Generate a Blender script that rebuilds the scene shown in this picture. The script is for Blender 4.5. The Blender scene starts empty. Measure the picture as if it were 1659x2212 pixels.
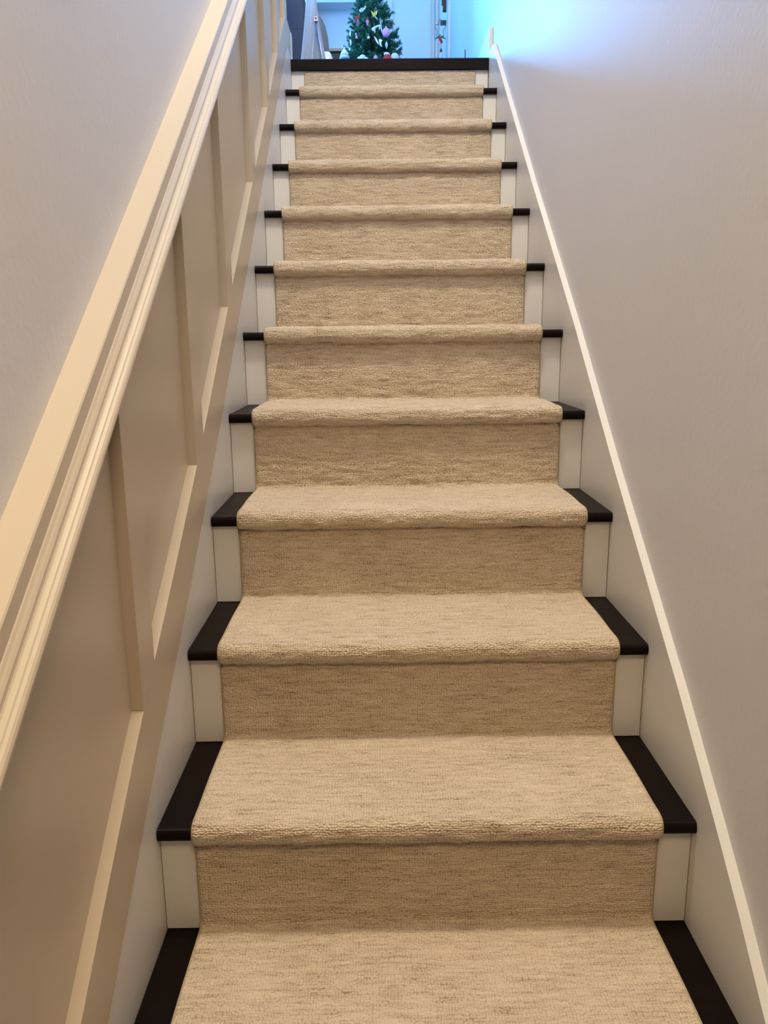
import bpy, bmesh, math, random
import numpy as np
from mathutils import Vector, Matrix
random.seed(7)
rng = np.random.default_rng(11)
C = bpy.context.scene.collection
scn = bpy.context.scene

# ---------------------------------------------------------------- camera, light, exposure
H = 0.19; RUN = 0.25341; NOSE = 0.01745; TH = 0.0208; TH_TOP = 0.043
XL, XR = -0.419, 0.419
SL = H / RUN
ZF = 11 * H                                   # upper floor level
cam_d = bpy.data.cameras.new('camera'); cam = bpy.data.objects.new('camera', cam_d); C.objects.link(cam)
rt = Vector((0.99990697, -0.00919035, -0.010079)); up = Vector((0.01183148, 0.21670766, 0.97616484)); fw = Vector((0.0067871, 0.97619328, -0.21679624))
m = Matrix((rt, up, -fw)).transposed().to_4x4(); m.translation = Vector((-0.06982, -0.82124, 0.92523)); cam.matrix_world = m
cam_d.sensor_fit = 'HORIZONTAL'; cam_d.sensor_width = 36.0; cam_d.lens = 36.0 * 1665.0 / 1659.0
cam_d.clip_start = 0.02; cam_d.clip_end = 60
scn.camera = cam
vs = scn.view_settings
vs.view_transform = 'Standard'; vs.look = 'None'; vs.gamma = 1.0; vs.use_curve_mapping = False
vs.exposure = 0.42

world = bpy.data.worlds.new('world'); scn.world = world; world.use_nodes = True
world.node_tree.nodes['Background'].inputs[0].default_value = (0.35, 0.6, 1.0, 1); world.node_tree.nodes['Background'].inputs[1].default_value = 0.25

def area(name, loc, target, sx, sy, power, col, spread=180):
    d = bpy.data.lights.new(name, 'AREA'); d.shape = 'RECTANGLE'; d.size = sx; d.size_y = sy; d.energy = power; d.color = col; d.spread = math.radians(spread)
    o = bpy.data.objects.new(name, d); C.objects.link(o); o.location = loc
    o.rotation_euler = (Vector(target) - Vector(loc)).to_track_quat('-Z', 'Y').to_euler(); return o
DAY = (0.15, 0.47, 1.0); WARM = (1.0, 0.70, 0.37)
area('daylight_window', (-1.35, 7.9, 3.40), (0.2, 1.0, 1.6), 1.2, 1.0, 720, (0.08, 0.39, 1.0))       # the front window of the upper room
area('side_fill', (-3.1, 4.3, 3.35), (0, 4.3, 3.2), 1.7, 1.3, 56, DAY)              # added fill daylight for the tree and room walls, from an unseen side
area('stairwell_light', (-0.16, 0.30, 4.36), (-0.10, 0.30, 0), 0.30, 0.30, 58, (1.0, 0.88, 0.69))   # the stairwell's hanging lamp
area('hall_light', (0.0, -0.90, 1.70), (0.0, -0.90, 0), 0.40, 0.40, 9.5, WARM)         # the lower hall's ceiling lamp

# ---------------------------------------------------------------- materials
def mat(name, col, rough=0.5, spec=0.5, metal=0.0):
    M = bpy.data.materials.new(name); M.use_nodes = True
    b = M.node_tree.nodes['Principled BSDF']
    b.inputs['Base Color'].default_value = (*col, 1); b.inputs['Roughness'].default_value = rough
    b.inputs['Specular IOR Level'].default_value = spec; b.inputs['Metallic'].default_value = metal
    return M
def N(M, t, **kw):
    n = M.node_tree.nodes.new(t)
    for k, v in kw.items():
        if k in n.inputs.keys(): n.inputs[k].default_value = v
        else: setattr(n, k, v)
    return n
def L(M, a, b): M.node_tree.links.new(a, b)
def paint(name, col, rough, bump=0.15, scale=60, var=0.03):
    """brushed or rolled wall paint: faint mottling of tone and a fine orange-peel relief"""
    M = mat(name, col, rough); b = M.node_tree.nodes['Principled BSDF']
    tc = N(M, 'ShaderNodeTexCoord')
    n1 = N(M, 'ShaderNodeTexNoise', Scale=3.0, Detail=3.0); L(M, tc.outputs['Object'], n1.inputs['Vector'])
    mx = N(M, 'ShaderNodeMix', data_type='RGBA')
    L(M, n1.outputs['Fac'], mx.inputs['Factor'])
    mx.inputs[6].default_value = (*[c * (1 - var) for c in col], 1); mx.inputs[7].default_value = (*[min(1, c * (1 + var)) for c in col], 1)
    L(M, mx.outputs[2], b.inputs['Base Color'])
    n2 = N(M, 'ShaderNodeTexNoise', Scale=scale, Detail=4.0); L(M, tc.outputs['Object'], n2.inputs['Vector'])
    bp = N(M, 'ShaderNodeBump', Strength=bump, Distance=0.004); L(M, n2.outputs['Fac'], bp.inputs['Height']); L(M, bp.outputs['Normal'], b.inputs['Normal'])
    return M
M_wall = paint('wall_paint', (0.69, 0.68, 0.69), 0.55, 0.12, 90)
M_white = paint('white_gloss_paint', (0.74, 0.72, 0.68), 0.30, 0.05, 40)
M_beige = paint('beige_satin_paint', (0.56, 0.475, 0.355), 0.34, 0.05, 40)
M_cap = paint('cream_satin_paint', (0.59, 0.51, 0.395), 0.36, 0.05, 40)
M_ceil = paint('ceiling_paint', (0.8, 0.79, 0.77), 0.8, 0.1, 80)
M_room = paint('upper_room_paint', (0.74, 0.75, 0.77), 0.6, 0.1, 90)

def dark_wood():
    M = mat('espresso_wood', (0.006, 0.004, 0.003), 0.28, 0.08); b = M.node_tree.nodes['Principled BSDF']
    tc = N(M, 'ShaderNodeTexCoord'); mp = N(M, 'ShaderNodeMapping'); mp.inputs['Scale'].default_value = (6, 70, 70); L(M, tc.outputs['Object'], mp.inputs['Vector'])
    n = N(M, 'ShaderNodeTexNoise', Scale=1.0, Detail=6.0); L(M, mp.outputs[0], n.inputs['Vector'])
    cr = N(M, 'ShaderNodeValToRGB'); cr.color_ramp.elements[0].color = (0.004, 0.0025, 0.002, 1); cr.color_ramp.elements[1].color = (0.010, 0.0055, 0.004, 1)
    L(M, n.outputs['Fac'], cr.inputs['Fac']); L(M, cr.outputs['Color'], b.inputs['Base Color'])
    mr = N(M, 'ShaderNodeMapRange'); mr.inputs['To Min'].default_value = 0.30; mr.inputs['To Max'].default_value = 0.46
    L(M, n.outputs['Fac'], mr.inputs['Value']); L(M, mr.outputs[0], b.inputs['Roughness'])
    bp = N(M, 'ShaderNodeBump', Strength=0.08, Distance=0.002); L(M, n.outputs['Fac'], bp.inputs['Height']); L(M, bp.outputs['Normal'], b.inputs['Normal'])
    return M
M_wood = dark_wood()

def carpet():
    """beige loop-pile wool: 5 mm loops in columns, rows broken into streaks of lighter and darker yarn (UV in metres)"""
    M = mat('loop_pile_wool', (0.5, 0.37, 0.23), 0.95, 0.12); b = M.node_tree.nodes['Principled BSDF']
    b.inputs['Sheen Weight'].default_value = 0.35; b.inputs['Sheen Roughness'].default_value = 0.6
    uv = N(M, 'ShaderNodeUVMap')
    def noise(sx, sy, detail, rough=0.6):
        mp = N(M, 'ShaderNodeMapping'); mp.inputs['Scale'].default_value = (sx, sy, 1); L(M, uv.outputs[0], mp.inputs['Vector'])
        n = N(M, 'ShaderNodeTexNoise', Scale=1.0, Detail=detail, Roughness=rough); L(M, mp.outputs[0], n.inputs['Vector']); return n
    # loops: voronoi domes, columns kept straight by low randomness
    wob = noise(25, 60, 2.0)
    ws = N(M, 'ShaderNodeVectorMath', operation='SCALE'); ws.inputs['Scale'].default_value = 0.006; L(M, wob.outputs['Color'], ws.inputs[0])
    wa = N(M, 'ShaderNodeVectorMath', operation='ADD'); L(M, uv.outputs[0], wa.inputs[0]); L(M, ws.outputs[0], wa.inputs[1])
    mp = N(M, 'ShaderNodeMapping'); mp.inputs['Scale'].default_value = (225, 265, 1); L(M, wa.outputs[0], mp.inputs['Vector'])
    vo = N(M, 'ShaderNodeTexVoronoi', Scale=1.0, Randomness=0.55, voronoi_dimensions='2D', feature='F1'); L(M, mp.outputs[0], vo.inputs['Vector'])
    st = noise(26, 190, 3.0, 0.6)      # row streaks
    st2 = noise(11, 105, 2.0, 0.5)
    big = noise(5, 7, 3.0)
    dome = N(M, 'ShaderNodeMath', operation='MULTIPLY'); L(M, vo.outputs['Distance'], dome.inputs[0]); dome.inputs[1].default_value = -1.5
    s1 = N(M, 'ShaderNodeMath', operation='MULTIPLY_ADD'); L(M, st.outputs['Fac'], s1.inputs[0]); s1.inputs[1].default_value = 1.1; L(M, dome.outputs[0], s1.inputs[2])
    s2 = N(M, 'ShaderNodeMath', operation='MULTIPLY_ADD'); L(M, st2.outputs['Fac'], s2.inputs[0]); s2.inputs[1].default_value = 0.8; L(M, s1.outputs[0], s2.inputs[2])
    bp = N(M, 'ShaderNodeBump', Strength=0.72, Distance=0.004); L(M, s2.outputs[0], bp.inputs['Height']); L(M, bp.outputs['Normal'], b.inputs['Normal'])
    # yarn tone, plus shade painted into the gaps between loops
    a1 = N(M, 'ShaderNodeMath', operation='MULTIPLY_ADD'); L(M, st.outputs['Fac'], a1.inputs[0]); a1.inputs[1].default_value = 0.62
    a2 = N(M, 'ShaderNodeMath', operation='MULTIPLY_ADD'); L(M, st2.outputs['Fac'], a2.inputs[0]); a2.inputs[1].default_value = 0.35
    a3 = N(M, 'ShaderNodeMath', operation='MULTIPLY'); L(M, big.outputs['Fac'], a3.inputs[0]); a3.inputs[1].default_value = 0.25
    a4 = N(M, 'ShaderNodeMath', operation='MULTIPLY_ADD'); L(M, vo.outputs['Distance'], a4.inputs[0]); a4.inputs[1].default_value = -0.40; a4.inputs[2].default_value = 0.0
    L(M, a2.outputs[0], a1.inputs[2]); L(M, a3.outputs[0], a2.inputs[2])
    a5 = N(M, 'ShaderNodeMath', operation='ADD'); L(M, a1.outputs[0], a5.inputs[0]); L(M, a4.outputs[0], a5.inputs[1])
    cr = N(M, 'ShaderNodeValToRGB'); e = cr.color_ramp.elements
    e[0].position = 0.17; e[0].color = (0.25, 0.168, 0.090, 1); e[1].position = 0.57; e[1].color = (0.80, 0.66, 0.485, 1)
    x = cr.color_ramp.elements.new(0.35); x.color = (0.585, 0.455, 0.310, 1)
    L(M, a5.outputs[0], cr.inputs['Fac']); L(M, cr.outputs['Color'], b.inputs['Base Color'])
    return M
M_carpet = carpet()
M_bind = mat('carpet_binding', (0.42, 0.33, 0.20), 0.9, 0.2)

M_green = mat('fir_green', (0.055, 0.21, 0.12), 0.65); M_bark = mat('bark', (0.05, 0.03, 0.02), 0.8)
M_whiteorn = mat('white_ceramic', (0.85, 0.85, 0.85), 0.3); M_red = mat('red_felt', (0.65, 0.02, 0.03), 0.7); M_pink = mat('pink_glass', (0.75, 0.30, 0.42), 0.3)
M_purple = mat('lilac_foil', (0.95, 0.42, 0.70), 0.4); M_gold = mat('gold_paint', (0.85, 0.62, 0.10), 0.35); M_greyorn = mat('grey_felt', (0.20, 0.17, 0.16), 0.8)
M_black = mat('black_iron', (0.012, 0.012, 0.014), 0.4); M_steel = mat('brushed_steel', (0.45, 0.43, 0.47), 0.4, metal=0.6)
M_cloth = mat('white_linen', (0.93, 0.94, 0.96), 0.8); 
def thin_linen():
    nt = M_cloth.node_tree; out = nt.nodes['Material Output']; b = nt.nodes['Principled BSDF']
    t = N(M_cloth, 'ShaderNodeBsdfTranslucent'); t.inputs['Color'].default_value = (0.9, 0.9, 0.9, 1); mx = N(M_cloth, 'ShaderNodeMixShader'); mx.inputs[0].default_value = 0.65
    L(M_cloth, b.outputs[0], mx.inputs[1]); L(M_cloth, t.outputs[0], mx.inputs[2]); L(M_cloth, mx.outputs[0], out.inputs['Surface'])
thin_linen()
M_char = mat('charcoal_upholstery', (0.075, 0.065, 0.075), 0.85)
M_grey = mat('grey_rattan', (0.16, 0.18, 0.20), 0.7); M_brown = mat('brown_wood', (0.55, 0.28, 0.14), 0.5); M_darkbox = mat('dark_stained_wood', (0.03, 0.022, 0.02), 0.5)
M_blue = mat('blue_glaze', (0.05, 0.12, 0.25), 0.4); M_silver = mat('silver_wire', (0.35, 0.38, 0.42), 0.35, metal=0.7); M_lower = mat('lower_floor_wood', (0.09, 0.05, 0.03), 0.4)

# ---------------------------------------------------------------- helpers
def wloc(o):
    v = Vector((0, 0, 0))
    while o is not None: v += o.location; o = o.parent
    return v
def link(name, me, mt, parent=None, smooth=False):
    if mt and not me.materials: me.materials.append(mt)
    if smooth:
        me.polygons.foreach_set('use_smooth', [True] * len(me.polygons))
    o = bpy.data.objects.new(name, me); C.objects.link(o)
    if parent is not None: o.parent = parent
    return o
def obj(name, bm, mt, parent=None, smooth=False, loc=None):
    """bm holds world coordinates; the object's origin is put at loc (top level) or at its parent's origin"""
    off = Vector(loc) if loc else (wloc(parent) if parent is not None else Vector((0, 0, 0)))
    if off.length > 0: bmesh.ops.translate(bm, vec=-off, verts=bm.verts)
    bmesh.ops.recalc_face_normals(bm, faces=bm.faces)
    me = bpy.data.meshes.new(name); bm.to_mesh(me); bm.free()
    o = link(name, me, mt, parent, smooth)
    if loc: o.location = loc
    return o
def tag(o, label=None, cat=None, group=None, kind=None):
    for k, v in (('label', label), ('category', cat), ('group', group), ('kind', kind)):
        if v: o[k] = v
    return o
def thing(name, label, cat, loc, group=None):
    o = bpy.data.objects.new(name, None); C.objects.link(o); o.location = loc; o.empty_display_size = 0.05
    return tag(o, label, cat, group)
def bevel(bm, w, seg=2):
    bmesh.ops.bevel(bm, geom=[e for e in bm.edges if len(e.link_faces) == 2 and e.calc_face_angle(0) > 0.3], offset=w, segments=seg, affect='EDGES', profile=0.5, clamp_overlap=True)
def box(bm, x0, x1, y0, y1, z0, z1):
    v = [bm.verts.new((x, y, z)) for x in (x0, x1) for y in (y0, y1) for z in (z0, z1)]
    for f in ((0, 1, 3, 2), (4, 6, 7, 5), (0, 4, 5, 1), (2, 3, 7, 6), (0, 2, 6, 4), (1, 5, 7, 3)): bm.faces.new([v[i] for i in f])
    return v
def boxbm(x0, x1, y0, y1, z0, z1, bv=0, seg=2):
    bm = bmesh.new(); box(bm, x0, x1, y0, y1, z0, z1)
    if bv: bevel(bm, bv, seg)
    return bm
def prism(poly, x0, x1, bv=0):
    """a (y,z) outline extruded from x0 to x1"""
    bm = bmesh.new()
    a = [bm.verts.new((x0, y, z)) for y, z in poly]; b = [bm.verts.new((x1, y, z)) for y, z in poly]
    bm.faces.new(a); bm.faces.new(b[::-1])
    n = len(poly)
    for i in range(n): bm.faces.new((a[i], a[(i + 1) % n], b[(i + 1) % n], b[i]))
    if bv: bevel(bm, bv)
    return bm
def sweep(prof, ys, f):
    """open profile [(x, v)] carried along y; z = f(y) + v; closed into a solid"""
    bm = bmesh.new(); rows = [[bm.verts.new((x, y, f(y) + v)) for x, v in prof] for y in ys]; n = len(prof)
    for r0, r1 in zip(rows, rows[1:]):
        for i in range(n): bm.faces.new((r0[i], r0[(i + 1) % n], r1[(i + 1) % n], r1[i]))
    bm.faces.new(rows[0]); bm.faces.new(rows[-1][::-1]); return bm
def tube(bm, pts, r, n=8, closed=False):
    pts = [Vector(p) for p in pts]; rr = r if isinstance(r, (list, tuple)) else [r] * len(pts)
    rings = []
    for i, p in enumerate(pts):
        a = pts[i - 1] if (i > 0 or closed) else p; b = pts[(i + 1) % len(pts)] if (i < len(pts) - 1 or closed) else p
        t = (b - a).normalized(); u = t.cross(Vector((0.13, 0.31, 0.94))); u.normalize(); w = t.cross(u)
        rings.append([bm.verts.new(p + (u * math.cos(2 * math.pi * k / n) + w * math.sin(2 * math.pi * k / n)) * rr[i]) for k in range(n)])
    prs = list(zip(rings, rings[1:])) + ([(rings[-1], rings[0])] if closed else [])
    for r0, r1 in prs:
        for k in range(n): bm.faces.new((r0[k], r0[(k + 1) % n], r1[(k + 1) % n], r1[k]))
    if not closed: bm.faces.new(rings[0][::-1]); bm.faces.new(rings[-1])
    return bm
def lathe(bm, c, prof, n=20, wob=0.0):
    rows = []
    for r, z in prof:
        rows.append([bm.verts.new((c[0] + (r + 1e-4) * (1 + wob * math.sin(5 * 2 * math.pi * k / n)) * math.cos(2 * math.pi * k / n), c[1] + (r + 1e-4) * (1 + wob * math.sin(5 * 2 * math.pi * k / n)) * math.sin(2 * math.pi * k / n), c[2] + z)) for k in range(n)])
    for r0, r1 in zip(rows, rows[1:]):
        for k in range(n): bm.faces.new((r0[k], r0[(k + 1) % n], r1[(k + 1) % n], r1[k]))
    bm.faces.new(rows[0][::-1]); bm.faces.new(rows[-1]); return bm
def ball(bm, c, rx, ry, rz, seg=14, rings=9):
    mm = Matrix.Translation(c) @ Matrix.Diagonal((rx, ry, rz, 1)); bmesh.ops.create_uvsphere(bm, u_segments=seg, v_segments=rings, radius=1.0, matrix=mm); return bm
def plate(bm, pts, y, th):
    """outline (x,z) given real thickness along y"""
    a = [bm.verts.new((x, y - th / 2, z)) for x, z in pts]; b = [bm.verts.new((x, y + th / 2, z)) for x, z in pts]
    bm.faces.new(a); bm.faces.new(b[::-1]); n = len(pts)
    for i in range(n): bm.faces.new((a[i], a[(i + 1) % n], b[(i + 1) % n], b[i]))
    return bm

# ---------------------------------------------------------------- the shell
Y0, YW, YE = -2.4, 2.85, 5.60       # behind the camera, end of the left wall, far wall
ZB = -0.57                          # lower floor
CEIL_UP = ZF + 2.40
tag(obj('floor', boxbm(-3.3, 0.60, 11 * RUN + 0.03, 8.2, ZF - 0.04, ZF), M_wood), kind='structure')
tag(obj('floor', boxbm(-1.9, 1.9, Y0 - 0.1, -2 * RUN - NOSE, ZB - 0.05, ZB), M_lower), kind='structure')
tag(obj('ceiling', boxbm(-3.3, 0.60, 0.0, 8.2, CEIL_UP, CEIL_UP + 0.08), M_ceil), kind='structure')
tag(obj('ceiling', boxbm(-1.9, 1.9, Y0 - 0.1, -0.30, 1.80, 2.05), M_ceil), kind='structure')      # the lower hall's ceiling
tag(obj('wall_front', boxbm(-1.9, 1.9, Y0 - 0.1, Y0, ZB, 1.80), M_wall), kind='structure')
tag(obj('trim_5', boxbm(XL - 0.04, XR + 0.0155, -0.30, -0.20, 1.80, CEIL_UP), M_wall), kind='structure')    # header above the hall

# left wall: painted wall above, wainscot below
DP = 0.018                           # depth of battens and rail
XU = XL - 0.040                      # face of the painted wall above the cap
wl = tag(obj('wall_left', prism([(-0.32, ZB), (YW, ZB), (YW, CEIL_UP), (-0.32, CEIL_UP)], XU - 0.10, XU), M_wall), kind='structure')
def zl(y, v): return SL * y + v
bat_y = [0.225, 0.652, 1.060, 1.536, 1.934, 2.292, 2.586]
edges = [-0.60] + bat_y + [YW - 0.002]
CAPV = 0.72
def rail_off(y): return float(np.interp(y, [-0.6, 0.0, 0.22, 0.45, 0.68, 1.06, 1.54, 1.93, 2.35], [0.205, 0.226, 0.230, 0.214, 0.204, 0.212, 0.220, 0.226, 0.240]))
def rail_top(y): return min(zl(y, rail_off(y)), ZF + 0.112)
def skirt_off(y): return float(np.interp(y, [-0.6, 0.0, 0.29, 0.47, 0.83, 1.18, 1.73, 2.5], [0.094, 0.096, 0.096, 0.082, 0.075, 0.085, 0.100, 0.112]))
def skirt_top(y): return min(zl(y, skirt_off(y)), ZF + 0.02)
def skirt_off_right(y): return float(np.interp(y, [-0.6, 0.0, 0.12, 0.34, 0.77, 1.13, 1.44, 1.73, 2.56], [0.0, 0.066, 0.088, 0.100, 0.097, 0.108, 0.105, 0.098, 0.101]))
YS = [-0.6 + 0.0862 * i for i in range(40)] + [YW - 0.002]
for a, b in zip(edges, edges[1:]):
    obj('wainscot_panel', prism([(a + 0.0004, rail_top(a) - 0.12), (b - 0.0004, rail_top(b) - 0.12), (b - 0.0004, zl(b, CAPV + 0.02)), (a + 0.0004, zl(a, CAPV + 0.02))], XU - 0.001, XL - DP), M_beige, wl)
for y in bat_y:
    y1 = y + 0.070
    obj('batten', prism([(y, rail_top(y)), (y1, rail_top(y1)), (y1, zl(y1, CAPV + 0.01)), (y, zl(y, CAPV + 0.01))], XL - DP - 0.002, XL, 0.0012), M_beige, wl)
obj('bottom_rail', prism([(y, skirt_top(y)) for y in YS] + [(y, rail_top(y)) for y in YS[::-1]], XL - DP - 0.002, XL, 0.0008), M_beige, wl)
# trim_1: the sloping cap rail with its moulding
def cap_profile():
    p = [(XU - 0.004, CAPV - 0.02), (XU - 0.004, 0.783), (XL - 0.0015, 0.7835), (XL, 0.781), (XL, 0.757)]
    p += [(XL + 0.0012, 0.7555), (XL + 0.0030, 0.7515), (XL + 0.0050, 0.7485), (XL + 0.007, 0.7445), (XL + 0.007, 0.741)]
    for i in range(5):
        a = i / 4 * math.pi / 2; p.append((XL + 0.014 - 0.007 * math.cos(a), 0.741 - 0.007 * math.sin(a)))
    cx, cz, r = XL + 0.0125, 0.7215, 0.0095
    for i in range(9):
        a = math.pi / 2 * 0.8 - i / 8 * math.pi * 0.95; p.append((cx + r * math.cos(a), cz + r * 1.15 * math.sin(a)))
    p += [(XL + 0.004, 0.7115), (XL - DP - 0.002, 0.7115)]
    return p
tag(obj('trim_1', sweep(cap_profile(), [-0.6, 0.4, 1.4, 2.3, YW - 0.003], lambda y: SL * y), M_cap), kind='structure')
# trim_2: white skirt board beside the treads on the left, trim_3: the one on the right with its rounded bright top
tag(obj('trim_2', prism([(-0.6, zl(-0.6, -0.42)), (YW - 0.004, zl(YW, -0.42))] + [(min(y, YW - 0.004), skirt_top(y)) for y in YS[::-1]], XL - 0.030, XL - 0.0012), M_white), kind='structure')
YR = [-0.6 + 0.0862 * i for i in range(39)] + [2.775]
tag(obj('trim_3', prism([(-0.6, zl(-0.6, -0.42)), (2.775, zl(2.775, -0.42))] + [(y, min(zl(y, skirt_off_right(y)), ZF + 0.02)) for y in YR[::-1]], XR, XR + 0.03, 0.0015), M_white), kind='structure')
tag(obj('baseboard_left', boxbm(XL - 0.02, XL + 0.002, 2.80, YW - 0.004, ZF - 0.02, ZF + 0.1115, 0.002), M_white), kind='structure')
tag(obj('baseboard_right', boxbm(XR + 0.0005, XR + 0.02, 2.79, 4.76, ZF, ZF + 0.12, 0.002), M_white), kind='structure')
# right wall, one plane from the hall to the far wall
XW = XR + 0.0155
wr = tag(obj('wall_right', prism([(-0.32, ZB), (8.2, ZB), (8.2, CEIL_UP), (-0.32, CEIL_UP)], XW, XW + 0.12), M_wall), kind='structure')
# lower hall side walls and the walls that close the upper room
tag(obj('wall_right', boxbm(1.8, 1.9, Y0, -0.32, ZB, 1.80), M_wall), kind='structure')
tag(obj('wall_left', boxbm(-1.9, -1.8, Y0, -0.32, ZB, 1.80), M_wall), kind='structure')
def wall_with_hole(name, axis, c0, c1, u0, u1, z0, z1, hu0, hu1, hz0, hz1, mt):
    bm = bmesh.new()
    for a, b, p, q in ((u0, hu0, z0, z1), (hu1, u1, z0, z1), (hu0, hu1, z0, hz0), (hu0, hu1, hz1, z1)):
        if axis == 'x': box(bm, a, b, c0, c1, p, q)
        else: box(bm, c0, c1, a, b, p, q)
    return tag(obj(name, bm, mt), kind='structure')
wall_with_hole('wall_far', 'x', 8.0, 8.1, -3.3, -0.45, ZF, CEIL_UP, -2.0, -0.72, 2.88, 3.94, M_room)
wall_with_hole('wall_side', 'y', -3.3, -3.2, 2.85, 8.1, ZF, CEIL_UP, 3.4, 5.2, 2.65, 4.05, M_room)
tag(obj('wall_return', boxbm(-3.3, XU - 0.10, 2.75, 2.85, ZF, CEIL_UP), M_room), kind='structure')
def window(name, axis, c, u0, u1, z0, z1):
    w = bmesh.new(); t = 0.05
    def bar(a, b, p, q):
        if axis == 'x': box(w, a, b, c - 0.03, c + 0.03, p, q)
        else: box(w, c - 0.03, c + 0.03, a, b, p, q)
    bar(u0, u0 + t, z0, z1); bar(u1 - t, u1, z0, z1); bar(u0 + t, u1 - t, z0, z0 + t); bar(u0 + t, u1 - t, z1 - t, z1)
    um = (u0 + u1) / 2; bar(um - 0.02, um + 0.02, z0 + t, z1 - t)
    return tag(obj(name, w, M_white), kind='structure')
window('window_1', 'x', 8.05, -2.0, -0.72, 2.88, 3.94)
window('added_window', 'y', -3.25, 3.4, 5.2, 2.65, 4.05)  # unseen frame, added to go with the side fill light

# far wall: chimney breast with a shallow alcove
wb = bmesh.new()
AX0, AX1, AZ = -0.493, 0.020, 3.380
box(wb, -0.53, AX0, YE, YE + 0.30, ZF, CEIL_UP); box(wb, AX1, XW, YE, YE + 0.30, ZF, CEIL_UP); box(wb, AX0, AX1, YE, YE + 0.30, AZ, CEIL_UP); box(wb, AX0, AX1, YE + 0.13, YE + 0.30, ZF, AZ)
wback = tag(obj('wall_back', wb, M_room), kind='structure')
obj('mantel_strip', boxbm(AX0 - 0.02, AX1 + 0.005, YE - 0.018, YE + 0.001, AZ, AZ + 0.022, 0.002), M_white, wback)
obj('alcove_edge', boxbm(AX1, AX1 + 0.055, YE - 0.010, YE + 0.001, ZF, CEIL_UP, 0.002), M_white, wback)
# corner mouldings of the far wall
t4 = bmesh.new()
for x0, x1, d in ((0.344, 0.360, 0.030), (0.360, 0.390, 0.016), (0.396, 0.414, 0.022), (0.414, XW - 0.001, 0.012)): box(t4, x0, x1, YE - d, YE, ZF, CEIL_UP)
tag(obj('trim_4', t4, M_white), kind='structure')
# white door in the right wall, seen edge on, with casing and black lever
dr = tag(obj('door_1', boxbm(XW - 0.008, XW, 4.92, 5.56, ZF + 0.005, ZF + 2.02), M_white), kind='structure')
obj('casing', boxbm(XW - 0.014, XW, 4.77, 4.92, ZF, ZF + 2.10, 0.004), M_white, dr)
obj('handle', boxbm(0.389, XW - 0.0075, 4.995, 5.030, 3.021, 3.042, 0.003), M_black, dr)
obj('lock_case', boxbm(XW - 0.034, XW - 0.0075, 4.935, 4.985, 3.085, 3.30, 0.004), M_black, dr)
obj('lock_lever', boxbm(0.392, 0.402, 4.945, 4.965, 3.118, 3.24, 0.003), M_black, dr)

# ---------------------------------------------------------------- staircase
st = thing('staircase', 'straight flight of white risers with dark espresso treads between two skirt boards', 'staircase', (0, -2 * RUN, ZB))
rnd = random.Random(3)
for k in range(-2, 11):
    z1 = k * H; y0 = k * RUN - NOSE; y1 = (k + 1) * RUN + 0.012
    # bullnosed tread board
    r = TH / 2; prof = [(y1, z1)]
    for i in range(7):
        a = math.pi / 2 + i / 6 * math.pi; prof.append((y0 + 0.006 + 0.006 * math.cos(a), z1 - r + r * math.sin(a)))
    prof.append((y1, z1 - TH))
    obj('tread', prism(prof, XL, XR - 0.0005), M_wood, st)
for k in range(-2, 12):
    zt = k * H - (TH if k < 11 else TH_TOP); zb = (k - 1) * H if k > -2 else ZB
    j = rnd.uniform(-0.0006, 0.0006)
    obj('riser', boxbm(XL - 0.0002, XR - 0.0012, k * RUN + j, k * RUN + 0.014, zb - 0.003 + 0.004, zt + 0.0005, 0.0008, 1), M_white, st)
# dark filler added behind risers, blocking light leaks; shows only as the riser joint
saw = []
for k in range(-2, 12): saw += [(k * RUN + 0.0146, (k - 1) * H - TH - 0.001), (k * RUN + 0.0146, k * H - (TH if k < 11 else TH_TOP) - 0.001)]
saw += [(11 * RUN + 0.20, ZF - TH_TOP - 0.001), (11 * RUN + 0.20, ZF - 0.35), (-2 * RUN + 0.30, ZB)]
obj('leak_filler', prism(saw, XL - 0.001, XR - 0.0002), M_darkbox, st)
obj('landing_nosing', prism([(11 * RUN + 0.03, ZF), (11 * RUN - NOSE + 0.004, ZF), (11 * RUN - NOSE, ZF - 0.004), (11 * RUN - NOSE, ZF - TH_TOP), (11 * RUN + 0.03, ZF - TH_TOP)], XL, XR - 0.0005), M_wood, st)

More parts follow.
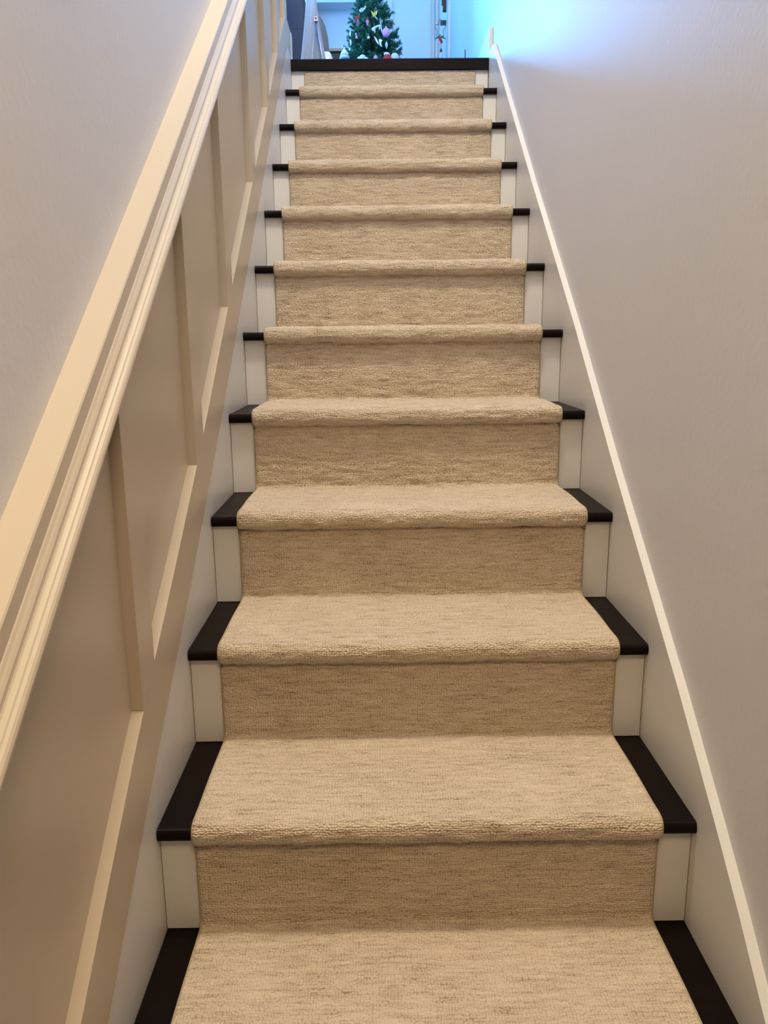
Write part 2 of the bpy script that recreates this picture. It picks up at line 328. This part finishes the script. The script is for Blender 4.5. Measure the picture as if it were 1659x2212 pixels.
# ---------------------------------------------------------------- carpet runner (one continuous strip)
def runner_path():
    ct, cf = 0.0125, 0.008
    P = []
    def add(y, z): P.append((y, z))
    add(11 * RUN - cf + 0.003, 11 * H - TH_TOP - 0.003); add(11 * RUN - cf, 11 * H - TH_TOP - 0.006)
    for k in range(10, -2, -1):
        zt = k * H + ct; yb = (k + 1) * RUN - cf; yn = k * RUN - NOSE
        # riser k+1 down to the tread, tight concave corner
        for i in range(4):
            a = i / 3 * math.pi / 2; add(yb - 0.006 + 0.006 * math.cos(a), zt + 0.006 - 0.006 * math.sin(a))
        # tread forward, a slight swell before the nosing
        for i in range(1, 8):
            t = i / 8; add(yb - 0.006 + (yn + 0.022 - yb + 0.006) * t, zt + 0.0025 * math.sin(math.pi * t) ** 2)
        # roll over the nosing: an ellipse
        cy = yn + 0.016; cz = (zt + 0.001 + k * H - TH - 0.0095) / 2; ry = 0.016 + 0.0095; rz = (zt + 0.001 - (k * H - TH - 0.0095)) / 2
        for i in range(15):
            a = math.pi / 2 + i / 14 * math.pi * 1.0; add(cy + ry * math.copysign(abs(math.cos(a)) ** 0.85, math.cos(a)), cz + rz * math.copysign(abs(math.sin(a)) ** 0.85, math.sin(a)))
        yr = k * RUN - cf
        add(yr - 0.004, cz - rz + 0.0008); add(yr + 0.0025, cz - rz + 0.0008); add(yr + 0.0025, cz - rz - 0.0018); add(yr, cz - rz - 0.006)
        if k == -1: add(yr, (k - 1) * H + 0.02)
    return P
def resample(P, step):
    P = np.array(P); d = np.r_[0, np.cumsum(np.hypot(*np.diff(P, axis=0).T))]; n = int(d[-1] / step); s = np.linspace(0, d[-1], n)
    return np.c_[np.interp(s, d, P[:, 0]), np.interp(s, d, P[:, 1])], s
def vnoise(nu, nv, su, sv):
    """smooth value noise on an nv x nu grid, su/sv cells"""
    gu, gv = int(su) + 3, int(sv) + 3; g = rng.random((gv, gu)) * 2 - 1
    u = np.linspace(0, su, nu); v = np.linspace(0, sv, nv); iu = u.astype(int); iv = v.astype(int); fu = u - iu; fv = v - iv
    fu = fu * fu * (3 - 2 * fu); fv = (fv * fv * (3 - 2 * fv))[:, None]
    a = g[iv][:, iu] * (1 - fu) + g[iv][:, iu + 1] * fu; b = g[iv + 1][:, iu] * (1 - fu) + g[iv + 1][:, iu + 1] * fu
    return a * (1 - fv) + b * fv
HW = 0.3635
def build_runner():
    path, s = resample(runner_path(), 0.0034); nv = len(path); nu = 190
    t = np.gradient(path, axis=0); t /= np.linalg.norm(t, axis=1)[:, None]
    nrm = np.c_[t[:, 1], -t[:, 0]]
    # path runs down and towards the viewer, so the outer side is (-dz, dy) flipped to face up/front
    if nrm[40] @ np.array([-0.5, 0.5]) < 0: nrm = -nrm
    Lm = s[-1]
    d = 0.0009 * vnoise(nu, nv, 14, Lm / 0.009) + 0.0007 * vnoise(nu, nv, 60, Lm / 0.007) + 0.0010 * vnoise(nu, nv, 9, Lm / 0.04)
    d += 0.0005 * (rng.random((nv, nu)) - 0.5)
    roll = np.clip(np.abs(np.gradient(np.unwrap(np.arctan2(t[:, 1], t[:, 0])))) * 12, 0, 1)
    k5 = np.ones(9) / 9; roll = np.convolve(roll, k5, 'same')
    d += (roll[:, None] * 0.0013) * np.minimum(0, vnoise(nu, nv, 34, Lm / 0.0055)) + 0.0008 * vnoise(nu, nv, 30, Lm / 0.0055)
    x = np.linspace(-HW, HW, nu); edge = np.clip((HW - np.abs(x)) / 0.007, 0, 1); d = d * edge - 0.0035 * (1 - np.sqrt(np.clip(edge, 0, 1)))
    X = np.broadcast_to(x, (nv, nu)) + (np.abs(x) > HW - 0.003) * (0.0012 * vnoise(nu, nv, 3, Lm / 0.02))
    Y = path[:, 0][:, None] + nrm[:, 0][:, None] * d; Z = path[:, 1][:, None] + nrm[:, 1][:, None] * d
    top = np.stack([X, Y, Z], -1)
    # turned-down edges: a column on each side dropped to the backing
    back = path - nrm * 0.0072
    ex = np.stack([np.full(nv, -HW + 0.001), back[:, 0], back[:, 1]], -1)[:, None]; fx = np.stack([np.full(nv, HW - 0.001), back[:, 0], back[:, 1]], -1)[:, None]
    V = np.concatenate([ex, top, fx], 1).reshape(-1, 3); w = nu + 2
    i = (np.arange(nv - 1)[:, None] * w + np.arange(w - 1)[None]).ravel()
    F = np.stack([i, i + 1, i + w + 1, i + w], -1)
    me = bpy.data.meshes.new('stair_runner'); me.vertices.add(len(V)); me.vertices.foreach_set('co', V.ravel().astype(np.float32))
    me.loops.add(F.size); me.loops.foreach_set('vertex_index', F.ravel().astype(np.int32)); me.polygons.add(len(F)); me.polygons.foreach_set('loop_start', np.arange(0, F.size, 4, dtype=np.int32))
    me.polygons.foreach_set('use_smooth', np.ones(len(F), dtype=bool))
    uvl = me.uv_layers.new(name='UVMap'); uvx = np.concatenate([[-HW], x, [HW]]) + 0.5
    UV = np.stack([np.broadcast_to(uvx, (nv, w)), np.broadcast_to(s[:, None], (nv, w))], -1).reshape(-1, 2)
    uvl.data.foreach_set('uv', UV[F.ravel()].ravel().astype(np.float32))
    me.update(); me.validate()
    return me, path, nrm
rme, rpath, rnrm = build_runner()
run = link('stair_runner', rme, M_carpet)
tag(run, 'beige loop-pile wool stair runner wrapped over the dark treads', 'stair runner')
rme.flip_normals() if rme.polygons[5000].normal.dot(Vector((0, rnrm[5000 // 191][0], rnrm[5000 // 191][1]))) < 0 else None
for sx in (-1, 1):
    bm = bmesh.new(); sub = rpath[::3]; nn = rnrm[::3]
    rows = []
    for (y, z), (ny, nz) in zip(sub, nn):
        row = []
        for dx, dn in ((-0.0040, -0.0040), (-0.0012, -0.0022), (0.0004, -0.0026), (0.0014, -0.0040), (0.0014, -0.0075), (-0.0040, -0.0075)):
            row.append(bm.verts.new((sx * (HW + dx), y + ny * dn, z + nz * dn)))
        rows.append(row)
    for a, b in zip(rows, rows[1:]):
        for i in range(5): bm.faces.new((a[i], a[i + 1], b[i + 1], b[i]))
    obj('edge_binding', bm, M_bind, run, True)

# ---------------------------------------------------------------- things in the upper room
# draped cloth over a hinged stand
YC = 3.06
cs = thing('draped_stand', 'white pleated cloth hanging over a folding stand with a hinged grey leg', 'drying rack', (-0.335, YC, ZF))
def curtain(xt0, xt1, xm0, xm1, x_bot0, x_bot1, z_top, z_bot, y, folds, amp, ph):
    """pleated cloth: (left, right) edge at the top, half way and at the hem"""
    bm = bmesh.new(); nu, nv = folds * 6, 24; rows = []
    def q(a, b, c, t): return a * (1 - t) * (1 - 2 * t) + 4 * b * t * (1 - t) + c * t * (2 * t - 1)
    for j in range(nv + 1):
        t = j / nv; z = z_top + (z_bot - z_top) * t; row = []
        x0, x1 = q(xt0, xm0, x_bot0, t), q(xt1, xm1, x_bot1, t)
        for i in range(nu + 1):
            u = i / nu; row.append(bm.verts.new((x0 + (x1 - x0) * u, y - amp * (0.5 + t) * math.cos(2 * math.pi * folds * u + ph), z)))
        rows.append(row)
    for a, b in zip(rows, rows[1:]):
        for i in range(nu): bm.faces.new((a[i], a[i + 1], b[i + 1], b[i]))
    bmesh.ops.solidify(bm, geom=bm.faces[:], thickness=0.0025)
    return bm
ZT = 2.66
obj('cloth', curtain(-0.352, -0.331, -0.374, -0.327, -0.414, -0.344, ZT, ZF + 0.012, YC, 4, 0.004, 0.4), M_cloth, cs, True)
obj('cloth', curtain(-0.337, -0.330, -0.328, -0.319, -0.297, -0.266, ZT, ZF + 0.012, YC + 0.006, 2, 0.004, 1.0), M_cloth, cs, True)
obj('cloth', curtain(-0.340, -0.332, -0.338, -0.320, -0.352, -0.290, ZT - 0.02, ZF + 0.012, YC + 0.030, 7, 0.003, 0.0), M_cloth, cs, True)
b = bmesh.new(); tube(b, [(-0.3245, YC - 0.014, 2.34), (-0.302, YC - 0.020, 2.185), (-0.289, YC - 0.022, ZF)], 0.0046, 8); obj('strut', b, M_steel, cs, True)
b = bmesh.new(); tube(b, [(-0.329, YC - 0.012, 2.335), (-0.347, YC - 0.016, 2.185), (-0.356, YC - 0.022, ZF)], 0.0026, 8); obj('strut', b, M_steel, cs, True)
obj('hinge_plate', boxbm(-0.3325, -0.3185, YC - 0.026, YC - 0.014, 2.329, 2.348, 0.0015), M_steel, cs)
b = bmesh.new(); tube(b, [(-0.3255, YC - 0.030, 2.340), (-0.3255, YC - 0.024, 2.340)], 0.0036, 10); tag(obj('bolt', b, M_darkbox, cs), 'dark round bolt head')
# charcoal sofa behind it
so = thing('sofa', 'charcoal upholstered sofa end seen past the end of the panelled wall', 'sofa', (-0.85, 3.8, ZF))
obj('body', boxbm(-1.40, -0.405, 3.40, 4.25, ZF + 0.06, 2.428, 0.02), M_char, so)
obj('back_cushion', boxbm(-1.39, -0.412, 3.405, 3.66, 2.431, 2.61, 0.03, 3), M_char, so)
for x in (-1.33, -0.48):
    for y in (3.47, 4.18): obj('leg', boxbm(x - 0.025, x + 0.025, y - 0.025, y + 0.025, ZF, ZF + 0.062), M_darkbox, so)
# round grey basket behind the cloth
bk = thing('domed_basket', 'grey ribbed domed basket half hidden behind the white draped cloth', 'basket', (-0.336, 3.27, ZF))
def dome(z): return 0.052 * math.sqrt(max(0.0, 1 - max(0.0, (z - 0.18) / 0.165) ** 2)) if z > 0.18 else 0.046 + 0.006 * z / 0.18
b = bmesh.new(); lathe(b, (-0.336, 3.27, ZF), [(dome(z), z) for z in [0.0, 0.05, 0.10, 0.15, 0.18, 0.21, 0.24, 0.27, 0.295, 0.315, 0.33, 0.340, 0.3445]], 60, 0.0)
obj('body', b, M_grey, bk, True)
for k in range(18):
    an = 2 * math.pi * k / 18; b = bmesh.new(); tube(b, [(-0.336 + (dome(z) + 0.0008) * math.cos(an), 3.27 + (dome(z) + 0.0008) * math.sin(an), ZF + z) for z in [0.004, 0.06, 0.12, 0.18, 0.22, 0.26, 0.30, 0.325, 0.338]], 0.0028, 6); obj('rib', b, M_grey, bk, True)
# white frilled bundle in front of it
b = bmesh.new(); lathe(b, (-0.288, 3.165, ZF), [(0.01, 0), (0.030, 0.0), (0.033, 0.03), (0.026, 0.075), (0.030, 0.085), (0.029, 0.125), (0.018, 0.152), (0.002, 0.158)], 30, 0.06)
tag(obj('cloth_bundle', b, M_whiteorn, None, True, (-0.288, 3.165, ZF)), 'white frilled rounded bundle at the right foot of the draped cloth', 'bundle')
# wooden bench by the alcove
be = thing('bench', 'dark wooden bench with a brown plank top left of the christmas tree', 'bench', (-0.27, 5.28, ZF))
obj('seat_plank', boxbm(-0.44, -0.10, 5.20, 5.52, 2.926, 2.943, 0.003), M_brown, be)
obj('front_panel', boxbm(-0.43, -0.11, 5.225, 5.245, ZF + 0.05, 2.925), M_darkbox, be)
for x in (-0.43, -0.13):
    for y in (5.215, 5.48): obj('leg', boxbm(x, x + 0.02, y, y + 0.025, ZF, 2.926), M_darkbox, be)
fg = thing('figurine', 'tiny white figurine with a dark foot standing on the brown bench top', 'figurine', (-0.285, 5.24, 2.943))
b = bmesh.new(); lathe(b, (-0.285, 5.24, 2.943), [(0.010, 0), (0.011, 0.008), (0.006, 0.012)], 12); obj('foot', b, M_greyorn, fg, True)
b = bmesh.new(); lathe(b, (-0.285, 5.24, 2.955), [(0.006, 0), (0.009, 0.008), (0.006, 0.018), (0.004, 0.021), (0.006, 0.026), (0.001, 0.033)], 12); obj('body', b, M_whiteorn, fg, True)

# low table that carries the tree and the small figures
TZ = 2.664
tb = thing('low_table', 'low dark table under the decorated christmas tree', 'table', (-0.06, 4.80, ZF))
obj('table_top', boxbm(-0.33, 0.22, 4.56, 5.10, TZ - 0.025, TZ, 0.003), M_darkbox, tb)
for x in (-0.31, 0.17):
    for y in (4.58, 5.05): obj('leg', boxbm(x, x + 0.03, y, y + 0.03, ZF, TZ - 0.025), M_darkbox, tb)
# the tree
TX, TY = -0.078, 4.84; TIP = 3.36
tree = thing('christmas_tree', 'small green christmas tree hung with ornaments before the pale alcove', 'christmas tree', (TX, TY, TZ))
b = bmesh.new(); tube(b, [(TX, TY, TZ), (TX, TY, TZ + 0.3), (TX, TY, TIP)], [0.016, 0.012, 0.003], 8); obj('trunk', b, M_bark, tree, True)
b = bmesh.new(); lathe(b, (TX, TY, TZ), [(0.06, 0), (0.06, 0.012), (0.02, 0.018)], 16); obj('base', b, M_bark, tree, True)
def branch_mesh(seed, sub):
    r = random.Random(seed); bm = bmesh.new()
    def twig(p0, d, ln, nn, nl):
        side = d.cross(Vector((0.2, 0.3, 1))).normalized(); upv = side.cross(d)
        tube(bm, [p0, p0 + d * ln * 0.5 + Vector((0, 0, 0.02 * ln)), p0 + d * ln], [0.020, 0.014, 0.006], 4)
        for i in range(nn):
            t = 0.10 + 0.9 * i / nn; a = r.uniform(0, 2 * math.pi); o = p0 + d * ln * t
            dirn = (d * r.uniform(0.6, 1.1) + (side * math.cos(a) + upv * math.sin(a))).normalized() * nl * (1.0 - 0.35 * t) * r.uniform(0.8, 1.15)
            w = dirn.cross(d).normalized() * 0.022; w2 = dirn.cross(w).normalized() * 0.018
            v = [bm.verts.new(o - w), bm.verts.new(o + w), bm.verts.new(o + w2 + w * 0.2), bm.verts.new(o + dirn)]
            bm.faces.new((v[0], v[1], v[3])); bm.faces.new((v[1], v[2], v[3])); bm.faces.new((v[2], v[0], v[3]))
    twig(Vector((0, 0, 0)), Vector((1, 0, 0)), 1.0, 90, 0.20)
    for k in range(sub):
        t = 0.35 + 0.5 * k / max(1, sub); s = 1 if k % 2 else -1
        twig(Vector((t, 0, 0)), Vector((0.8, 0.55 * s, r.uniform(-0.1, 0.2))).normalized(), 0.42, 36, 0.17)
    me = bpy.data.meshes.new('branch'); bm.to_mesh(me); bm.free(); me.materials.append(M_green); return me
bmesh_variants = [branch_mesh(s, 3 if s % 2 else 4) for s in range(6)]
r = random.Random(21); nb = 150
for i in range(nb):
    t = (i + 0.5) / nb; z = TZ + 0.055 + (TIP - TZ - 0.085) * (1 - (1 - t) ** 0.72 if False else t ** 1.15); f = 1 - (z - TZ) / (TIP - TZ)
    az = i * 2.39996 + r.uniform(-0.3, 0.3); ln = (0.182 * f ** 0.66 + 0.018) * r.uniform(0.80, 1.10)
    el = 0.15 + 0.65 * (1 - f) + r.uniform(-0.15, 0.25)
    o = link('branch', bmesh_variants[i % 6], None, tree); o.location = (0, 0, z - TZ)
    o.rotation_euler = (r.uniform(-0.6, 0.6), -el, az); o.scale = (ln, ln * 0.8 + 0.02, ln * 0.8 + 0.02)
for (z, az, el, ln) in ((2.80, -0.35, 0.55, 0.20), (2.775, -0.2, 0.35, 0.20), (2.935, -0.45, 0.75, 0.16), (2.70, -0.12, 0.12, 0.215), (2.86, math.pi + 0.4, 0.45, 0.17), (2.74, math.pi + 0.25, 0.2, 0.195), (3.05, -0.5, 1.05, 0.14), (3.06, math.pi + 0.5, 0.95, 0.15), (3.10, -1.2, 1.1, 0.13)):
    o = link('branch', bmesh_variants[int(z * 100) % 6], None, tree); o.location = (0, 0, z - TZ); o.rotation_euler = (0.3, -el, az); o.scale = (ln, ln, ln)

# ornaments: each hangs by its own loop
def hang(b, x, y, z, up_=0.03, back=0.03): tube(b, [(x, y, z), (x, y + back * 0.4, z + up_ * 0.7), (x, y + back, z + up_)], 0.0011, 5)
def ornament(name, label, loc):
    return thing(name, label, 'ornament', loc, 'ornaments on the christmas tree')
OY = 4.655
o = ornament('ornament', 'lilac foil ball at the right edge of the christmas tree', (0.013, OY, 2.849))
b = bmesh.new(); ball(b, (0.013, OY, 2.849), 0.026, 0.026, 0.028, 16, 10); obj('ball', b, M_purple, o, True)
b = bmesh.new(); tube(b, [(0.013, OY, 2.874), (0.013, OY, 2.884)], 0.006, 8); hang(b, 0.013, OY, 2.884, 0.03, 0.05); obj('cap', b, M_silver, o)
o = ornament('ornament', 'yellow spread-winged bird ornament near the middle of the tree', (-0.062, OY, 2.955))
b = bmesh.new(); plate(b, [(-0.083, 2.976), (-0.070, 2.966), (-0.062, 2.952), (-0.054, 2.969), (-0.040, 2.978), (-0.044, 2.958), (-0.055, 2.940), (-0.066, 2.938), (-0.074, 2.955)], OY, 0.006); obj('wings', b, M_gold, o)
b = bmesh.new(); ball(b, (-0.060, OY - 0.004, 2.950), 0.008, 0.008, 0.014); hang(b, -0.060, OY, 2.96, 0.04, 0.06); obj('body', b, M_gold, o, True)
b = bmesh.new(); tube(b, [(-0.055, OY, 2.940), (-0.045, OY, 2.930), (-0.038, OY, 2.925)], [0.004, 0.003, 0.001], 6); obj('tail', b, M_whiteorn, o, True)
o = ornament('ornament', 'pink drop ornament with a red top on the tree', (-0.104, OY, 2.908))
b = bmesh.new(); lathe(b, (-0.104, OY, 2.888), [(0.003, 0), (0.006, 0.003), (0.005, 0.010), (0.010, 0.020), (0.0105, 0.030)], 12); obj('drop', b, M_pink, o, True)
b = bmesh.new(); lathe(b, (-0.104, OY, 2.918), [(0.0105, 0), (0.009, 0.008), (0.002, 0.015)], 12); hang(b, -0.104, OY, 2.93, 0.03, 0.05); obj('top', b, M_red, o, True)
o = ornament('ornament', 'white berry cluster ornament high on the left of the tree', (-0.135, OY, 2.995))
b = bmesh.new()
for dx, dz in ((-0.016, -0.006), (-0.006, 0.002), (0.004, -0.003), (0.012, 0.004), (0.017, 0.012), (-0.012, -0.012), (0.0, -0.010)): ball(b, (-0.135 + dx, OY + 0.03, 2.995 + dz), 0.0065, 0.0065, 0.0065, 8, 6)
hang(b, -0.133, OY + 0.03, 3.0, 0.02, 0.05); obj('berries', b, M_whiteorn, o, True)
o = ornament('ornament', 'dark red winged ornament with grey body left of centre on the tree', (-0.170, OY + 0.03, 2.940))
b = bmesh.new(); plate(b, [(-0.196, 2.930), (-0.186, 2.942), (-0.170, 2.954), (-0.158, 2.966), (-0.155, 2.945), (-0.172, 2.940), (-0.188, 2.928)], OY + 0.03, 0.008); obj('wing', b, M_red, o)
b = bmesh.new(); ball(b, (-0.186, OY + 0.022, 2.920), 0.012, 0.010, 0.010); ball(b, (-0.166, OY + 0.025, 2.915), 0.012, 0.010, 0.026); hang(b, -0.17, OY + 0.03, 2.93, 0.04, 0.06); obj('body', b, M_greyorn, o, True)
o = ornament('ornament', 'pale blue flying reindeer ornament in the middle of the tree', (-0.034, OY, 2.876))
b = bmesh.new(); pts = [(-0.064, OY - 0.005, 2.868), (-0.052, OY - 0.005, 2.880), (-0.036, OY - 0.005, 2.886), (-0.020, OY - 0.005, 2.884)]; tube(b, pts, [0.009, 0.007, 0.006, 0.008], 8)
ball(b, (-0.066, OY - 0.005, 2.868), 0.013, 0.008, 0.012); tube(b, [(-0.060, OY - 0.005, 2.868), (-0.058, OY - 0.005, 2.846)], [0.006, 0.003], 6); tube(b, [(-0.022, OY - 0.005, 2.884), (-0.014, OY - 0.005, 2.862), (-0.016, OY - 0.005, 2.848)], [0.006, 0.004, 0.003], 6); tube(b, [(-0.028, OY - 0.005, 2.882), (-0.030, OY - 0.005, 2.862)], [0.005, 0.003], 6)
obj('body', b, M_whiteorn, o, True)
b = bmesh.new(); tube(b, [(-0.020, OY - 0.005, 2.886), (-0.022, OY, 2.91), (-0.024, OY + 0.02, 2.935)], 0.003, 6); tube(b, [(-0.016, OY - 0.005, 2.886), (-0.013, OY, 2.91), (-0.012, OY + 0.02, 2.93)], 0.003, 6); tube(b, [(-0.062, OY - 0.005, 2.878), (-0.063, OY + 0.03, 2.915)], 0.0014, 5); obj('ribbon', b, M_whiteorn, o, True)
o = ornament('ornament', 'white curved leaf pair ornament low right of centre on the tree', (-0.035, OY, 2.795))
b = bmesh.new(); plate(b, [(-0.064, 2.826), (-0.054, 2.818), (-0.042, 2.800), (-0.032, 2.776), (-0.042, 2.782), (-0.052, 2.796)], OY - 0.01, 0.005); obj('leaf', b, M_whiteorn, o)
b = bmesh.new(); plate(b, [(-0.034, 2.806), (-0.022, 2.808), (-0.010, 2.800), (-0.018, 2.792), (-0.020, 2.778), (-0.012, 2.766), (-0.024, 2.768), (-0.030, 2.782)], OY - 0.01, 0.005); obj('leaf', b, M_whiteorn, o)
b = bmesh.new(); hang(b, -0.033, OY - 0.01, 2.80, 0.03, 0.06); obj('loop', b, M_silver, o)
o = ornament('ornament', 'spiral silver wire ornament above the lilac ball', (0.045, OY, 2.895))
b = bmesh.new(); tube(b, [(0.045 + 0.016 * math.cos(a / 12 * 2 * math.pi), OY, 2.897 + 0.020 * math.sin(a / 12 * 2 * math.pi)) for a in range(12)], 0.0018, 6, True); hang(b, 0.045, OY, 2.917, 0.03, 0.05); obj('ring', b, M_greyorn, o)
for a in range(6):
    an = a * math.pi / 3; b = bmesh.new(); ball(b, (0.045 + 0.023 * math.cos(an), OY, 2.897 + 0.028 * math.sin(an)), 0.0035, 0.0035, 0.0035, 8, 6); obj('bead', b, M_greyorn, o, True)
for x, z, w, h, lab in ((-0.217, 2.861, 0.006, 0.020, 'long white icicle ornament on the left edge of the tree, uppermost of two'), (-0.215, 2.805, 0.006, 0.018, 'white icicle ornament low on the left edge of the tree'), (0.016, 2.790, 0.009, 0.022, 'white cone ornament hanging just below the lilac ball')):
    o = ornament('ornament', lab, (x, OY + 0.04, z)); b = bmesh.new(); lathe(b, (x, OY + 0.04, z - h), [(0.0015, 0), (w * 0.8, h * 0.7), (w, h * 1.2), (w * 0.5, h * 1.8), (0.001, h * 2)], 10); hang(b, x, OY + 0.04, z + h, 0.02, 0.05); obj('body', b, M_whiteorn, o, True)
o = ornament('ornament', 'small mauve and white bell ornament at the left of the tree', (-0.176, OY + 0.02, 2.835))
b = bmesh.new(); lathe(b, (-0.176, OY + 0.02, 2.824), [(0.009, 0), (0.007, 0.006), (0.005, 0.014), (0.002, 0.018)], 10); obj('bell', b, M_purple, o, True)
b = bmesh.new(); ball(b, (-0.180, OY + 0.02, 2.848), 0.005, 0.005, 0.006, 8, 6); hang(b, -0.178, OY + 0.02, 2.85, 0.02, 0.05); obj('top', b, M_whiteorn, o, True)
o = ornament('ornament', 'tiny white bauble low on the left side of the tree', (-0.222, OY + 0.05, 2.770))
b = bmesh.new(); ball(b, (-0.222, OY + 0.05, 2.770), 0.008, 0.008, 0.008, 10, 7); hang(b, -0.222, OY + 0.05, 2.777, 0.02, 0.05); obj('ball', b, M_whiteorn, o, True)
o = ornament('ornament', 'small white star ornament near the tree centre, below the pink drop', (-0.108, OY, 2.822))
b = bmesh.new(); plate(b, [(-0.100 + (0.012 if k % 2 == 0 else 0.005) * math.sin(k * math.pi / 5), 2.822 + (0.012 if k % 2 == 0 else 0.005) * math.cos(k * math.pi / 5)) for k in range(10)], OY, 0.004); hang(b, -0.1, OY, 2.83, 0.03, 0.05); obj('star', b, M_whiteorn, o)

# figures in front of the tree, on the table
YF = 4.60
o = thing('bell_figurine', 'white bell-shaped ceramic figurine with a knob, left foot of the tree', 'figurine', (-0.253, YF, TZ))
b = bmesh.new(); lathe(b, (-0.253, YF, TZ + 0.016), [(0.030, 0), (0.029, 0.016), (0.024, 0.034), (0.014, 0.050), (0.006, 0.056)], 20); obj('body', b, M_whiteorn, o, True)
b = bmesh.new(); lathe(b, (-0.253, YF, TZ), [(0.031, 0), (0.031, 0.014), (0.028, 0.017)], 20); obj('base', b, M_blue, o, True)
b = bmesh.new(); ball(b, (-0.253, YF, TZ + 0.077), 0.007, 0.007, 0.008, 10, 8); obj('knob', b, M_whiteorn, o, True)
b = bmesh.new(); tube(b, [(-0.253 + 0.0285 * math.cos(k * math.pi / 8), YF + 0.0285 * math.sin(k * math.pi / 8), TZ + 0.036) for k in range(16)], 0.0014, 6, True); obj('band', b, M_greyorn, o, True)
b = bmesh.new(); ball(b, (-0.139, YF, TZ + 0.020), 0.022, 0.018, 0.021, 14, 9); ball(b, (-0.158, YF, TZ + 0.015), 0.016, 0.014, 0.015, 12, 8); ball(b, (-0.117, YF, TZ + 0.013), 0.016, 0.013, 0.013, 12, 8)
tag(obj('soft_toy', b, M_whiteorn, None, True, (-0.139, YF, TZ)), 'white lumpy soft toy lying under the left half of the tree', 'toy')
o = thing('capped_figurine', 'tiny red figurine with a white cap under the tree centre', 'figurine', (-0.055, YF, TZ))
b = bmesh.new(); lathe(b, (-0.055, YF, TZ), [(0.014, 0), (0.0155, 0.012), (0.013, 0.026)], 14); obj('body', b, M_pink, o, True)
b = bmesh.new(); lathe(b, (-0.055, YF, TZ + 0.026), [(0.0125, 0), (0.010, 0.005), (0.002, 0.010)], 14); obj('cap', b, M_whiteorn, o, True)
o = thing('red_figurine', 'larger red figurine with a white fluffy top at right foot of the tree', 'figurine', (0.019, YF, TZ))
b = bmesh.new(); lathe(b, (0.019, YF, TZ), [(0.030, 0), (0.030, 0.012), (0.024, 0.026), (0.018, 0.036)], 18, 0.06); obj('body', b, M_red, o, True)
b = bmesh.new(); ball(b, (0.014, YF, TZ + 0.043), 0.018, 0.015, 0.011, 14, 8); ball(b, (0.026, YF - 0.004, TZ + 0.038), 0.010, 0.010, 0.008, 10, 7); obj('fluff', b, M_whiteorn, o, True)
b = bmesh.new()
mm = Matrix.Translation((0.066, YF + 0.012, TZ + 0.0265)) @ Matrix.Rotation(math.radians(-78), 4, 'X')
lathe(b, (0, 0, 0), [(0.006, -0.006), (0.025, -0.004), (0.0265, 0.0), (0.025, 0.003), (0.014, 0.002), (0.004, 0.003)], 24); bmesh.ops.transform(b, matrix=mm, verts=b.verts)
tag(obj('plate', b, M_whiteorn, None, True, (0.066, YF, TZ)), 'round white plate leaning at the right end under the tree', 'plate')

# wire star on the door lever
sx, sy, sz = 0.385, 4.982, 2.983
star = thing('star_ornament', 'wire star with fir sprig and red bow hanging from the black door lever', 'ornament', (sx, sy, sz))
pts = []
for k in range(40):
    a = k / 40 * 2 * math.pi; rr = 0.040 + 0.012 * math.cos(5 * a); pts.append((sx + rr * math.sin(a) * 0.70, sy, sz + rr * math.cos(a) * 1.15))
b = bmesh.new(); tube(b, pts, 0.0022, 6, True); tube(b, [(sx, sy, sz + 0.060), (sx + 0.004, sy + 0.012, sz + 0.046)], 0.0010, 5); obj('wire', b, M_greyorn, star)
for k in range(7):
    a = math.radians(150 + k * 10); px, pz = sx + 0.045 * math.sin(a * 1.0 + (k - 3) * 0.16), sz - 0.050
    b = bmesh.new(); tube(b, [(sx + (k - 3) * 0.004, sy - 0.004, sz - 0.050), (sx + (k - 3) * 0.013, sy - 0.007, sz - 0.046 + (k % 3) * 0.008 - 0.010 * abs(k - 3) * 0.6)], [0.006, 0.002], 5); obj('sprig', b, M_green, star)
b = bmesh.new(); plate(b, [(sx - 0.014, sz - 0.052), (sx + 0.004, sz - 0.056), (sx + 0.018, sz - 0.084), (sx + 0.006, sz - 0.094), (sx - 0.002, sz - 0.078)], sy - 0.012, 0.008); bevel(b, 0.002, 1); obj('bow', b, M_red, star)
b = bmesh.new(); tube(b, [(sx + 0.004, sy - 0.006, sz - 0.08), (sx + 0.006, sy - 0.006, sz - 0.12)], 0.001, 5); lathe(b, (sx + 0.006, sy - 0.006, sz - 0.140), [(0.009, 0), (0.007, 0.010), (0.001, 0.022)], 10); obj('bell', b, M_darkbox, star)
b = bmesh.new(); tube(b, [(sx + 0.006, sy - 0.006, sz - 0.14), (sx + 0.006, sy - 0.006, sz - 0.15)], 0.001, 5); ball(b, (sx + 0.006, sy - 0.006, sz - 0.168), 0.014, 0.010, 0.020, 12, 8); obj('pendant', b, M_whiteorn, star, True)
# thin black door stop wire on the right wall
b = bmesh.new(); tube(b, [(XW - 0.003, 3.83, ZF + 0.12), (XW - 0.003, 3.83, 2.472)], 0.0024, 6)
tag(obj('cable', b, M_black, None, False, (XW, 3.83, ZF + 0.12)), 'thin black cable end standing up the right wall above the landing', 'cable')
# lamps themselves
lp = thing('pendant_lamp', 'round white lamp hanging close under the stairwell ceiling', 'lamp', (-0.16, 0.30, CEIL_UP))
b = bmesh.new(); tube(b, [(-0.16, 0.30, 4.465), (-0.16, 0.30, CEIL_UP)], 0.004, 8); obj('cord', b, M_white, lp, True)
b = bmesh.new(); lathe(b, (-0.16, 0.30, 4.37), [(0.20, 0.0), (0.21, 0.004), (0.12, 0.08), (0.02, 0.11)], 28); obj('shade', b, M_white, lp, True)
